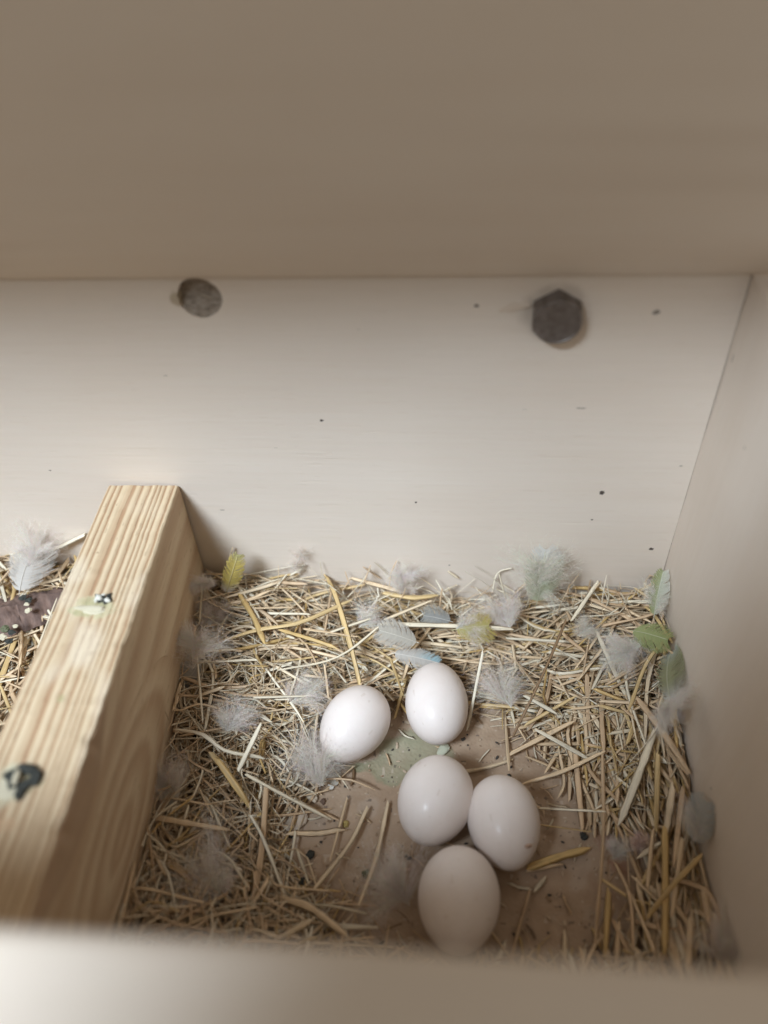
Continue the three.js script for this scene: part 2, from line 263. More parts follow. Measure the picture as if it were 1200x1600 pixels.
function smearGeo(rx, rz, s, h = 0.0004) {          // a thin dried crust with a ragged edge
  const n = 64, m = 6, pos = [0, h, 0], idx = [];
  for (let j = 1; j <= m; j++) for (let i = 0; i < n; i++) { const a = i / n * 2 * Math.PI, k = 1 + 0.7 * (fbm(Math.cos(a) * 1.4 + s, Math.sin(a) * 1.4 + s, 2, 4) - 0.5), t = j / m; const x = rx * k * t * Math.cos(a), z = rz * k * t * Math.sin(a); pos.push(x, j === m ? -0.0001 : h * (0.35 + 0.9 * noise(x * 1500, z * 1500, s)) , z); }
  for (let i = 0; i < n; i++) idx.push(0, 1 + (i + 1) % n, 1 + i);
  for (let j = 1; j < m; j++) for (let i = 0; i < n; i++) { const a = 1 + (j - 1) * n + i, b = 1 + (j - 1) * n + (i + 1) % n; idx.push(a, b, a + n, b, b + n, a + n); }
  return buf(pos, idx);
}
{
  const y = DIVH * 1000;
  const a = onFloor(142, 948, y), t = thing('bird_dropping', 'greenish dropping with a dark wet core dried on the divider board', 'dropping', a);
  const s1 = mesh('crust', smearGeo(0.0026, 0.0012, 3.1, 0.00028), mPale, t); s1.position.set(0.001, 0.00005, 0.0010);
  const q = onFloor(162, 936, y).sub(a); for (let k = 0; k < 16; k++) { const dk = hash(k, 2, 7) < 0.55, r = 0.00025 + 0.0004 * hash(k, 4, 4), c = mesh(dk ? 'core' : 'white_streak', lump(r * 1.7, r * 0.8, r, k * 3.1, 0.7), dk ? mDark : mWhite, t); c.position.copy(q).add(V(0.0034 * (hash(k, 1, 1) - 0.5), 0, 0.0026 * (hash(k, 3, 1) - 0.5))); c.position.y = 0.0003 + (dk ? 0 : 0.0004); c.rotation.y = k; }
  const w2 = mesh('white_streak', lump(0.0034, 0.00045, 0.0008, 9, 0.5), mPale, t); w2.position.copy(onFloor(140, 952, y).sub(a)).y = 0.0004;
  const b = onFloor(34, 1222, y), t2 = thing('bird_dropping', 'black clotted dropping with pale streaks dried on the divider board', 'dropping', b);
  const s2 = mesh('crust', smearGeo(0.0024, 0.0030, 8.4, 0.00025), mPale, t2); s2.position.set(-0.002, 0.00005, 0.0008);
  for (const [u, v, rx, rz, s] of [[40, 1203, .0014, .0008, 1], [50, 1206, .0012, .0009, 2], [57, 1218, .0009, .0012, 3], [61, 1212, .0006, .0008, 8], [17, 1213, .0010, .0009, 3], [21, 1224, .0008, .0010, 9], [33, 1242, .0008, .0011, 4], [37, 1232, .0009, .0009, 6], [46, 1226, .0009, .0008, 7], [29, 1208, .0009, .0006, 5]]) { const m = mesh('core', lump(rx * 1.15, 0.0006, rz * 1.15, s * 2.3, 0.7), mDark, t2); m.position.copy(onFloor(u, v, y).sub(b)).y = 0.0006; }
  const w3 = mesh('white_streak', lump(0.0006, 0.0005, 0.0016, 12, 0.4), mPale, t2); w3.position.copy(onFloor(29, 1220, y).sub(b)).y = 0.0014;
}
// ------------------------------------------------------------------ bolt and hole
{
  const t = thing('hex_bolt', 'dark steel hex bolt head screwed into the back wall', 'bolt', bolt.clone());
  const steel = M(0.17, 0.15, 0.14, 0.5, { metalness: 0.6, ...(() => { const b = bake(128, 128, (u, v) => { const n = fbm(u * 14, v * 14, 3, 4), c = fbm(u * 40, v * 40, 9, 2); return [...mix3([0.24, 0.21, 0.195], [0.15, 0.125, 0.105], clamp(0.5 + 1.6 * (n - 0.5), 0, 1)), 0.5 + 0.4 * (c - 0.5)]; }); return b; })(), bumpScale: 0.00006 });
  steel.color.setRGB(1, 1, 1);
  const R = 0.0057, H = 0.0042, n = 48, pos = [], idx = [], rows = [[1.0, -0.0015], [1.0, 0.0], [1.0, H * 0.60], [1.0, H * 0.76], [0.90, H * 0.97], [0.83, H], [0.80, H - 0.00015], [0.4, H - 0.0002], [0.0, H - 0.0002]];
  rows.forEach(([k, z], j) => { for (let i = 0; i < n; i++) { const a = i / n * 2 * Math.PI, m = ((a - Math.PI / 6 + 10 * Math.PI) % (Math.PI / 3)) - Math.PI / 6; const hex = R * Math.cos(Math.PI / 6) / Math.cos(((a - Math.PI / 2 + 20 * Math.PI) % (Math.PI / 3)) - Math.PI / 6), round = R * 0.86; const r = j <= 2 ? hex : j === 3 ? Math.min(hex, R * 0.965) : k * R; pos.push(r * Math.cos(a), r * Math.sin(a), z); } });
  for (let j = 0; j < rows.length - 1; j++) for (let i = 0; i < n; i++) { const a = j * n + i, b = j * n + (i + 1) % n; idx.push(a, b, a + n, b, b + n, a + n); }
  const uv = []; for (let i = 0; i < pos.length / 3; i++) uv.push(pos[3 * i] / 0.014, pos[3 * i + 1] / 0.014);
  mesh('head', buf(pos, idx, uv).toNonIndexed(), steel, t).geometry.computeVertexNormals();
  const ch = thing('veneer_chip', 'lifted sliver of veneer beside the hex bolt', 'wood chip', onZ(806, 486, BACK));
  const cp = [], ci = []; const nn = 14; for (let k = 0; k <= nn; k++) { const s = k / nn, x = mix(-0.0036, 0.0030, s), hh = (0.0012 + 0.0006 * noise(k * 0.9, 2, 2)) * Math.pow(Math.sin(Math.PI * clamp(s * 0.9 + 0.05, 0, 1)), 0.6), lift = 0.0009 * s * s; cp.push(x, -hh * 0.55 + 0.0016 * s, 0.0001 + lift * 0.4, x, hh + 0.0016 * s, 0.0003 + lift, x, hh * 0.9 + 0.0016 * s, -0.0001); if (k < nn) { const a = 3 * k; ci.push(a, a + 3, a + 1, a + 1, a + 3, a + 4, a + 1, a + 4, a + 2, a + 2, a + 4, a + 5); } }
  mesh('sliver', buf(cp, ci), M(0.66, 0.555, 0.455), ch);
  // torn fibres and plug deep inside the drilled hole
  const p = thing('wood_plug', 'rough broken wooden plug sunk in the round hole', 'plug', V(hole.x, hole.y, BACK));
  const plug = bake(128, 128, (u, v) => { const n = fbm(u * 10, v * 22, 3, 4); return [...mix3([0.38, 0.32, 0.26], [0.24, 0.19, 0.145], clamp(0.5 + 2.2 * (n - 0.5), 0, 1)), n]; });
  const pg = new THREE.CircleGeometry(0.0056, 40, 0); { const q = new THREE.RingGeometry(0.00001, 0.0056, 40, 14), a = q.attributes.position; for (let i = 0; i < a.count; i++) { const x = a.getX(i), y = a.getY(i); a.setZ(i, -0.0030 + 0.0010 * (fbm(x * 420 + 3, y * 420, 4, 4) - 0.5) + 0.0026 * sstep(0.0005, -0.0045, y)); } q.computeVertexNormals(); mesh('core', q, new THREE.MeshStandardMaterial({ ...plug, bumpScale: 0.0006, roughness: 0.9 }), p); }
  const spl = M(0.42, 0.36, 0.29, 0.85); for (const [x, y, z, rz, L, w] of [[0.0008, -0.0006, -0.0022, 0.8, 0.0042, 0.0008]]) { const g = new THREE.ConeGeometry(w, L, 5, 4); g.scale(1, 1, 0.5); const m = mesh('splinter', g, spl, p); m.position.set(x, y, z); m.rotation.set(0.3, 0.2, rz); }
}
// ------------------------------------------------------------------ eggs
const eggTex = bake(256, 256, (u, v) => { const a = fbm(u * 9, v * 9, 2, 4), b = noise(u * 90, v * 60, 5), c = noise(u * 40, v * 26, 15); let p = mix3([0.83, 0.75, 0.705], [0.79, 0.695, 0.64], clamp(0.5 + 1.4 * (a - 0.5), 0, 1)); if (c > 0.93) p = mix3(p, [0.64, 0.53, 0.45], 0.4); return [...p, 0.5 + 0.5 * (b - 0.5) + 0.4 * (a - 0.5)]; });
const eggMat = new THREE.MeshPhysicalMaterial({ ...eggTex, bumpScale: 0.00004, roughness: 0.46, clearcoat: 0.14, clearcoatRoughness: 0.18, specularIntensity: 0.45 });
const eggs = [];
function eggGeo(L, W, asym) {
  const pts = []; const n = 40;
  for (let k = 0; k <= n; k++) { const a = k / n * Math.PI, y = -Math.cos(a), r = Math.sin(a) * (1 - asym * y) * (1 - 0.02 * y * y); pts.push(new THREE.Vector2(Math.max(1e-6, r * W / 2), y * L / 2)); }
  const g = new THREE.LatheGeometry(pts, 64); return g;
}
[ // centre pixel, sharp-end pixel direction, size, label
  [554, 1131, 524, 1171, 0.0222, 0.0172, 0.07, 'white egg resting against straw, its tip turned to the divider board', 1.2],
  [682, 1097, 677, 1034, 0.0238, 0.0169, 0.05, 'glossy white egg with a bright highlight, touching the straw at the rear of the clutch', 0.4],
  [680, 1250, 660, 1306, 0.0222, 0.0182, 0.05, 'pinkish white egg on bare floor in the middle of the clutch', 2.2],
  [787, 1284, 800, 1352, 0.0224, 0.0172, 0.06, 'white egg with a small brown nick near its tip, beside the middle egg', 3.3],
  [717, 1404, 714, 1476, 0.0226, 0.0183, 0.04, 'cream egg lying closest to the front wall', 4.4],
].forEach(([u, v, u2, v2, L, W, as, label, roll], k) => {
  const c = onFloor(u, v, W * 500 + 0.1), d = onFloor(u2, v2, W * 500).sub(c).setY(0).normalize();
  c.y = W / 2 + 0.0001;
  const g = eggGeo(L, W, as); g.rotateY(roll);
  const m = mesh('egg', g, eggMat, scene); m.position.copy(c); m.quaternion.setFromUnitVectors(V(0, 1, 0), d);
  tag(m, label, 'egg', 'clutch of five eggs');
  eggs.push({ c, d, L, W });
});
{ const e = eggs[3], p = onFloor(834, 1326, 9.5); const n = M(0.45, 0.30, 0.22); const e1 = mesh('shell_fleck', lump(0.0009, 0.0004, 0.0007, 3, 0.5, 2), n, scene.children.find((o) => o.name === 'egg_003')); }
const inEgg = (p, k = 1) => eggs.some((e) => { const q = p.clone().sub(e.c), a = q.dot(e.d), r2 = q.lengthSq() - a * a; return (a / (e.L / 2 + 0.0006 * k)) ** 2 + r2 / (e.W / 2 + 0.0006 * k) ** 2 < 1; });
{ // set the fleck on the shell of its egg
  const m = scene.children.find((o) => o.name === 'egg_003'), f = m.children[0], e = eggs[3]; m.updateMatrixWorld();
  let p = null; const d = ray(825, 1322).normalize(), q = EYE.clone().addScaledVector(d, 0.15);
  for (let k = 0; k < 900; k++) { q.addScaledVector(d, 0.0001); const w = q.clone().sub(e.c), a = w.dot(e.d); if ((a / (e.L / 2)) ** 2 + (w.lengthSq() - a * a) / (e.W / 2) ** 2 < 1) { p = q.clone(); break; } }
  if (p) f.position.copy(m.worldToLocal(p)); else m.remove(f);
}
// ------------------------------------------------------------------ straw
const strawTex = bake(64, 256, (u, v) => { const s = fbm(u * 26, v * 3, 2, 3), f = noise(u * 60, v * 9, 4), n = noise(u * 6, v * 26, 7); const k = clamp(0.86 + 0.5 * (s - 0.5) + 0.25 * (f - 0.5), 0, 1); const d = n > 0.86 ? 0.82 : 1; return [k * d, k * d * (0.985 - 0.02 * (1 - s)), k * d * (0.96 - 0.06 * (1 - s)), clamp(s * 0.7 + f * 0.3, 0, 1)]; });
const tones = {
  p: [[0.80, 0.62, 0.42], [0.83, 0.675, 0.48], [0.77, 0.58, 0.38]], w: [[0.86, 0.76, 0.59], [0.88, 0.80, 0.65]], y: [[0.68, 0.47, 0.20], [0.66, 0.475, 0.23], [0.72, 0.53, 0.27]],
  t: [[0.68, 0.49, 0.315], [0.63, 0.45, 0.285], [0.71, 0.52, 0.34]], d: [[0.30, 0.19, 0.105], [0.26, 0.17, 0.10]],
};
const strawMat = new THREE.MeshStandardMaterial({ ...strawTex, bumpScale: 0.0001, roughness: 0.55, vertexColors: true });
const HMAX = 0.0205;
const bare = [[545, 1185], [500, 1225], [455, 1265], [430, 1310], [455, 1375], [560, 1400], [640, 1430], [780, 1500], [950, 1510], [985, 1430], [1020, 1390], [1025, 1335], [985, 1290], [930, 1275], [905, 1225], [862, 1160], [800, 1112], [745, 1095], [690, 1085], [610, 1100]].map(([u, v]) => onFloor(u, v, 3));
function bedHeight(x, z) {
  if (x < DIV0(z)) return 0.021 + 0.004 * sstep(-0.125, -0.148, z) + 0.007 * (noise(x * 60, z * 60, 4) - 0.5);
  const d = edgeDist(bare, x, z); if (d < 0) return 0;
  return Math.min(HMAX, 0.0012 + d * 0.42 + 0.005 * (noise(x * 80, z * 80, 9) - 0.5)) * (z > -0.045 ? 0.8 : 1);
}
function keepIn(p) {
  p.z = clamp(p.z, BACK + 0.0012, FRONT - 0.0010);
  if (p.x > DIV0(p.z)) p.x = clamp(p.x, (p.y < DIVH ? DIV1(p.z) : DIV0(p.z)) + 0.0010, RIGHT - 0.0010); else p.x = clamp(p.x, LEFT + 0.001, DIV0(p.z) - 0.0010);
  p.y = Math.max(p.y, 0.0006); return p;
}
// a split stem: shallow channel section swept along a curve
function strawGeo(pts, w, tone, s) {
  const curve = pts.length > 2 ? new THREE.CatmullRomCurve3(pts) : new THREE.LineCurve3(pts[0], pts[1]); const L = curve.getLength();
  const n = pts.length > 2 ? 10 : 5, pos = [], idx = [], uv = [], col = [], th = w * mix(0.12, 0.38, hash(s, 4, 2)), roll0 = (hash(s, 1, 9) - 0.5) * (w > 0.0012 ? 0.8 : 1.6), tw = (hash(s, 2, 9) - 0.5) * 1.2, uo = hash(s, 7, 1);
  const u0 = hash(s, 3, 3) * 0.6, jag = hash(s, 6, 5);
  for (let k = 0; k <= n; k++) {
    const t = k / n, p = curve.getPointAt ? curve.getPointAt(t) : curve.getPoint(t), T = curve.getTangentAt(t), side = V(0, 1, 0).cross(T).normalize(); if (side.lengthSq() < 0.5) side.set(1, 0, 0);
    const up = V().crossVectors ? new THREE.Vector3().crossVectors(T, side).normalize() : null, a = roll0 + tw * t, S = side.clone().multiplyScalar(Math.cos(a)).addScaledVector(up, Math.sin(a)), U = up.clone().multiplyScalar(Math.cos(a)).addScaledVector(side, -Math.sin(a));
    const ww = w * (k === 0 ? 0.75 : k === n ? 0.45 + 0.4 * jag : 1) * (0.82 + 0.36 * hash(s, k, 1));
    const c = 0.92 + 0.16 * hash(s, k, 8), tip = (k === 0 || k === n) ? 1.06 : 1;
    [[-0.5, 0.0], [-0.25, 0.75], [0.25, 0.8], [0.5, 0.0], [0, -0.25]].forEach(([x, y], q) => { const v = p.clone().addScaledVector(S, x * ww).addScaledVector(U, y * th); if (q === 1 && (k === 0 || k === n)) v.addScaledVector(T, (k ? 1 : -1) * w * (0.3 + jag)); pos.push(v.x, Math.max(0.0002, v.y), v.z); uv.push(u0 + q * 0.09, uo + t * L / 0.05); col.push(tone[0] * c * tip, tone[1] * c * tip, tone[2] * c * tip); });
    if (k < n) for (let q = 0; q < 5; q++) { const a0 = k * 5 + q, b0 = k * 5 + (q + 1) % 5; idx.push(a0, a0 + 5, b0, b0, a0 + 5, b0 + 5); }
  }
  const e = n * 5; idx.push(0, 1, 2, 0, 2, 3, 0, 3, 4, e, e + 2, e + 1, e, e + 3, e + 2, e, e + 4, e + 3);
  return buf(pos, idx, uv, col);
}
const straws = [];
let strawId = 0;
function addStraw(pts, w, key, traced) {
  const list = tones[key], tone = list[Math.floor(hash(strawId, 5, 5) * list.length)].map((c) => c * (0.92 + 0.16 * hash(strawId, 9, 9)));
  const mid = pts[Math.floor(pts.length / 2)].clone().add(pts[0]).add(pts[pts.length - 1]).divideScalar(3);
  let len = 0; for (let k = 1; k < pts.length; k++) len += pts[k].distanceTo(pts[k - 1]);
  straws.push({ pts, w, key, tone, id: strawId++, mid, len, traced });
}
// stems that the photograph shows singly: [tone, width mm, u, v, height mm, u, v, height ...]
[
  ['y', 1.6, 513, 885, 20, 522, 925, 20, 545, 1000, 17, 562, 1066, 12], ['y', 1.4, 318, 1012, 18, 400, 985, 19, 465, 974, 20, 548, 938, 19], ['y', 1.7, 375, 930, 21, 398, 968, 20, 413, 1004, 18], ['y', 1.2, 440, 985, 20, 490, 1000, 18, 525, 1012, 17],
  ['w', 1.5, 598, 975, 18, 700, 978, 19, 800, 983, 18], ['d', 0.7, 884, 970, 19, 850, 1050, 16, 802, 1150, 8], ['w', 1.3, 934, 908, 21, 893, 970, 19], ['w', 0.9, 1069, 1075, 17, 1022, 1145, 14, 984, 1192, 8], ['w', 2.1, 1022, 1145, 13, 996, 1215, 10, 969, 1285, 4],
  ['y', 1.1, 1056, 993, 21, 1013, 1031, 19, 983, 1108, 15], ['t', 1.8, 997, 1093, 15, 1040, 1150, 14, 1083, 1207, 12], ['p', 1.6, 800, 1177, 2, 890, 1130, 9], ['w', 1.4, 843, 1143, 7, 915, 1183, 6], ['p', 1.5, 823, 1223, 2, 880, 1205, 5, 937, 1178, 8],
  ['t', 1.0, 941, 1180, 9, 943, 1295, 4, 930, 1474, 6], ['w', 0.7, 845, 1263, 1, 945, 1268, 5], ['y', 0.8, 845, 1289, 1, 923, 1300, 3], ['y', 2.0, 826, 1356, 1, 870, 1340, 1.5, 918, 1327, 1.5], ['p', 0.9, 824, 1361, 1, 876, 1350, 1], ['w', 1.5, 836, 1391, 1, 851, 1373, 1],
  ['y', 1.7, 1039, 1295, 9, 1040, 1390, 9, 1039, 1490, 9], ['p', 1.9, 1051, 1232, 11, 1041, 1300, 9], ['p', 1.3, 1066, 1313, 10, 1050, 1430, 9], ['y', 1.3, 1095, 1337, 13, 1050, 1385, 11, 1013, 1432, 7], ['y', 1.4, 951, 1395, 3, 946, 1487, 6], ['p', 1.4, 1079, 1442, 11, 1076, 1507, 11], ['t', 1.0, 962, 1351, 2, 983, 1397, 4, 990, 1478, 6], ['p', 0.9, 986, 1397, 4, 1021, 1482, 8], ['t', 1.5, 1067, 1232, 11, 1053, 1355, 9], ['y', 1.5, 1028, 1180, 12, 1025, 1297, 7], ['t', 1.7, 899, 1180, 6, 910, 1292, 2], ['p', 1.0, 875, 1180, 5, 881, 1225, 3, 873, 1246, 2],
  ['w', 1.5, 1003, 1335, 3, 1030, 1318, 6], ['p', 1.1, 1012, 1385, 6, 1020, 1300, 7], ['p', 1.6, 1100, 1395, 14, 1108, 1440, 13],
  ['p', 1.7, 216, 1276, 12, 280, 1284, 14, 352, 1296, 12], ['y', 1.9, 220, 1334, 10, 290, 1368, 11, 316, 1422, 8], ['w', 0.9, 384, 1210, 12, 450, 1246, 7, 516, 1280, 2], ['p', 1.5, 456, 1302, 2, 500, 1302, 1.5, 532, 1296, 2], ['p', 0.8, 542, 1248, 1.5, 516, 1344, 2], ['p', 1.1, 574, 1262, 2, 548, 1316, 2.5, 492, 1388, 5], ['p', 1.3, 606, 1256, 1.5, 588, 1340, 2, 562, 1412, 5], ['w', 0.9, 392, 1276, 9, 408, 1304, 8, 444, 1396, 4], ['t', 1.8, 416, 1232, 9, 408, 1332, 6, 396, 1404, 6], ['y', 2.0, 340, 1188, 16, 388, 1256, 11], ['p', 1.8, 440, 1404, 5, 480, 1416, 6, 540, 1460, 7], ['p', 1.3, 484, 1440, 7, 432, 1468, 8], ['p', 0.9, 240, 1376, 9, 276, 1436, 8], ['p', 1.5, 418, 1376, 6, 372, 1448, 8], ['w', 0.9, 464, 1328, 2, 482, 1380, 4],
  ['w', 1.5, 373, 1203, 14, 407, 1133, 17], ['w', 1.0, 277, 1140, 18, 317, 1148, 18, 350, 1172, 17, 407, 1183, 13], ['w', 0.6, 308, 1027, 20, 317, 1127, 18], ['w', 0.7, 300, 897, 24, 312, 973, 21], ['y', 1.7, 330, 1177, 16, 377, 1237, 12], ['w', 0.9, 397, 1090, 17, 493, 1087, 13], ['w', 1.1, 510, 990, 18, 577, 967, 18], ['p', 1.5, 477, 983, 19, 557, 995, 17], ['w', 0.8, 437, 1047, 17, 527, 1027, 16, 600, 973, 18], ['p', 0.8, 507, 1040, 16, 513, 1087, 13], ['t', 0.9, 517, 927, 20, 507, 990, 18],
  ['p', 1.3, 550, 904, 20, 629, 925, 19], ['y', 1.7, 600, 927, 20, 645, 934, 20, 681, 931, 19], ['p', 1.1, 602, 968, 18, 672, 939, 19], ['w', 0.9, 754, 1021, 16, 731, 1137, 4], ['w', 1.3, 821, 1088, 13, 868, 1114, 11], ['y', 1.2, 824, 1131, 8, 894, 1091, 13], ['y', 1.1, 611, 1032, 13, 629, 1083, 6], ['t', 1.0, 602, 1067, 7, 632, 1096, 2], ['w', 0.5, 588, 855, 27, 608, 880, 22], ['w', 0.5, 798, 869, 26, 778, 895, 24, 769, 925, 19], ['w', 0.7, 700, 870, 24, 716, 888, 21], ['t', 0.4, 570, 864, 25, 595, 900, 20],
  ['w', 0.7, 455, 898, 22, 480, 876, 25, 350, 905, 21], ['p', 0.6, 365, 850, 32, 352, 892, 24],
  ['w', 2.3, 149, 802, 36, 97, 840, 30, 17, 867, 24], ['p', 1.0, 67, 860, 22, 93, 917, 20], ['p', 1.8, 32, 920, 20, 33, 1040, 22], ['w', 2.2, 57, 922, 22, 40, 1007, 20], ['y', 1.9, 27, 990, 20, -5, 1080, 20], ['w', 0.9, 60, 1010, 22, 88, 938, 25], ['y', 1.4, 90, 862, 21, 122, 848, 23], ['y', 1.4, 88, 872, 20, 126, 862, 22], ['p', 1.1, -5, 1010, 20, 60, 985, 22],
].forEach(([key, w, ...q]) => { const pts = []; for (let k = 0; k < q.length; k += 3) pts.push(keepIn(onFloor(q[k], q[k + 1], q[k + 2]))); addStraw(pts, w / 1000, key, true); });
// the bed itself
function scatter(count, zone, lenR, widR, keys, dir, curl = 0.08) {
  let made = 0, tries = 0;
  while (made < count && tries++ < count * 30) {
    const x = rr(zone[0], zone[1]), z = rr(zone[2], zone[3]), h = bedHeight(x, z), bareHere = h < 0.0015;
    if (bareHere && rnd() > (zone[4] ?? 0.02)) continue;
    const L = rr(lenR[0], lenR[1]) * (bareHere ? 0.4 : 1), a = dir(x, z), lift = bareHere ? 0.0008 : h * Math.sqrt(rnd());
    const dx = Math.cos(a) * L / 2, dz = Math.sin(a) * L / 2, b = (rnd() < 0.25 ? rr(-0.3, 0.3) : rr(-0.1, 0.1)) * L, tilt = rr(-0.16, 0.16) * L * (bareHere ? 0 : 1);
    const cap = (p) => { const hh = bedHeight(clamp(p.x, LEFT, RIGHT), clamp(p.z, BACK, FRONT)) + 0.0025; p.y = Math.min(p.y, Math.max(hh, 0.0012)); return keepIn(p); };
    const pts = [cap(V(x - dx, lift - tilt, z - dz)), V(x + b * -Math.sin(a), lift, z + b * Math.cos(a)), cap(V(x + dx, lift + tilt, z + dz))];
    cap(pts[1]); pts[1].y = Math.max(pts[1].y, (pts[0].y + pts[2].y) / 2 - 0.001);
    if (pts[0].distanceTo(pts[2]) < 0.003) continue;
    if (!bareHere && x > DIV0(z) && rnd() < 0.85 && Math.min(edgeDist(bare, pts[0].x, pts[0].z), edgeDist(bare, pts[2].x, pts[2].z)) < -0.004) continue;
    if ([0, 0.25, 0.5, 0.75, 1].some((t) => inEgg(pts[0].clone().lerp(pts[2], t), 1.6) || inEgg(pts[1].clone().lerp(pts[t < 0.5 ? 0 : 2], t), 1.6))) continue;
    if ((x > DIV0(z)) !== (pts[0].x > DIV0(pts[0].z)) || (x > DIV0(z)) !== (pts[2].x > DIV0(pts[2].z))) continue;
    if (curl && rnd() < curl) { const m = pts[1].clone(), q = L * 0.16; pts.splice(1, 1, keepIn(pts[0].clone().lerp(m, 0.55).add(V(rr(-q, q), rr(0, q * 0.5), rr(-q, q)))), m, keepIn(m.clone().lerp(pts[2], 0.5).add(V(rr(-q, q), rr(0, q * 0.5), rr(-q, q))))); if (pts.some((p) => inEgg(p, 2))) continue; }
    addStraw(pts, rr(widR[0], widR[1]) / 1000, keys[Math.floor(rnd() * keys.length)], false); made++;
  }
}
const anyDir = () => rnd() * Math.PI, across = () => (rnd() < 0.72 ? rr(-0.55, 0.55) : rnd() * Math.PI), along = () => Math.PI / 2 + (rnd() < 0.7 ? rr(-0.45, 0.45) : rr(-1.5, 1.5));
scatter(1350, [-0.0715, RIGHT, BACK, -0.105], [0.008, 0.040], [0.3, 1.25], 'pppppttwwyy', across);
scatter(1000, [-0.070, -0.028, -0.125, FRONT], [0.008, 0.036], [0.2, 0.9], 'ppppttwwyt', anyDir, 0.45);
scatter(780, [0.012, RIGHT, -0.125, FRONT, 0.0], [0.008, 0.042], [0.3, 1.6], 'pppptttyyww', along);
scatter(230, [-0.045, 0.03, -0.06, FRONT, 0.05], [0.008, 0.026], [0.3, 0.9], 'ppptttwy', anyDir);
scatter(200, [-0.045, 0.055, -0.12, FRONT, 1.0], [0.004, 0.012], [0.2, 0.7], 'pppttwd', anyDir);
scatter(1300, [-0.142, -0.090, BACK, -0.05], [0.010, 0.032], [0.3, 1.4], 'ppptttwwyy', anyDir);
const thinKeys = 'wwpwpt';
scatter(420, [-0.0715, RIGHT, BACK, -0.10], [0.012, 0.036], [0.16, 0.34], thinKeys, across, 0.6);
scatter(520, [-0.070, -0.028, -0.145, FRONT], [0.010, 0.034], [0.16, 0.40], thinKeys, anyDir, 0.8);
scatter(140, [0.010, RIGHT, -0.125, FRONT, 0.0], [0.010, 0.034], [0.16, 0.36], thinKeys, along);
for (let k = 0; k < 130; k++) { // ends that stick up along the back wall
  const x = rr(-0.055, RIGHT - 0.004), a = V(x, rr(0.010, 0.017), BACK + rr(0.003, 0.010)), b = a.clone().add(V(rr(-0.011, 0.011), rr(0.002, 0.011), rr(-0.008, 0.0))), m = a.clone().lerp(b, 0.5).add(V(rr(-0.0015, 0.0015), rr(0, 0.0015), 0.0005));
  addStraw([keepIn(a), keepIn(m), keepIn(b)], rr(0.2, 0.6) / 1000, 'wpwt'[Math.floor(rnd() * 4)], false);
}
// those that show largest are things of their own, the rest is the bed
const project = (p) => { const q = p.clone().sub(EYE), d = q.dot(CF); return [600 + FOCAL * q.dot(CR) / d, 800 - FOCAL * q.dot(CU) / d, d]; };
for (const s of straws) {
  const [u, v, d] = project(s.mid), h = bedHeight(s.mid.x, s.mid.z); s.score = s.traced ? 10 + s.len : s.len * Math.sqrt(s.w * 1000) / d * (s.mid.y > h * 0.72 || h < 0.003 ? 1 : 0.05) * (u > 10 && u < 1130 && v > 860 && v < 1420 && !(u < 330 && s.mid.x > -0.08 && v < 900) ? 1 : 0);
  if (u < 0 && !s.traced) s.score = 0;
}
straws.sort((a, b) => b.score - a.score);
const toneWord = { p: 'cream', w: 'whitish', y: 'golden yellow', t: 'tan', d: 'dark brown' };
const bed = [];
straws.forEach((s, k) => {
  const g = strawGeo(s.pts, s.w, s.tone, s.id);
  if (k >= 298) { bed.push(g); return; }
  const c = s.mid, x = c.x, z = c.z, h = bedHeight(x, z);
  g.translate(-c.x, -c.y, -c.z);
  const m = mesh('straw', g, strawMat, scene); m.position.copy(c);
  const where = x < -0.085 ? 'in bedding behind the divider board' : h < 0.004 ? 'on the bare floor around the eggs' : z < -0.125 ? 'in bedding along the back wall' : x > 0.03 ? 'in bedding along the side wall' : x < -0.035 ? 'in bedding beside the divider board' : 'in bedding between eggs and back wall';
  const size = s.w > 0.0013 ? 'broad ' : s.w < 0.0008 ? 'thin ' : '';
  const d = s.pts[s.pts.length - 1].clone().sub(s.pts[0]), az = Math.atan2(Math.abs(d.z), Math.abs(d.x)) * 180 / Math.PI, lie = az < 28 ? 'crosswise ' : az > 62 ? 'lengthwise ' : 'slanting ', span = s.len > 0.028 ? 'long ' : s.len < 0.014 ? 'short ' : '';
  tag(m, `${span}${size}${toneWord[s.key]} straw lying ${lie}${where}`, 'straw', 'loose straws in the nest box');
});
{ const m = mesh('straw_bedding', mergeGeometries(bed), strawMat, scene); m.userData.kind = 'stuff'; m.userData.label = 'matted bed of dry straw heaped round the nest hollow'; m.userData.category = 'straw bedding'; }
// crumbs of straw and husk
{
  const gs = []; for (let k = 0; k < 1000; k++) { const x = rr(-0.06, 0.055), z = rr(-0.125, FRONT - 0.002); const p = V(x, 0.0003, z); if (inEgg(V(x, 0.004, z), 1) || bedHeight(x, z) > 0.006) continue; const r = rr(0.00012, 0.00042), g = new THREE.IcosahedronGeometry(r, 0); g.scale(rr(0.7, 2.6), 0.6, rr(0.7, 1.3)); g.rotateY(rnd() * 6); g.translate(p.x, p.y, p.z); const c = rnd() < 0.2 ? [0.07, 0.06, 0.05] : rnd() < 0.6 ? [0.55, 0.43, 0.31] : [0.36, 0.25, 0.16], n = g.attributes.position.count; g.setAttribute('color', new THREE.Float32BufferAttribute(Array.from({ length: n }, () => c).flat(), 3)); gs.push(g); }
  const m = mesh('crumbs', mergeGeometries(gs), new THREE.MeshStandardMaterial({ vertexColors: true, roughness: 0.9 }), scene); m.userData.kind = 'stuff'; m.userData.label = 'fine crumbs of straw and husk strewn on the bare floor'; m.userData.category = 'crumbs';
}
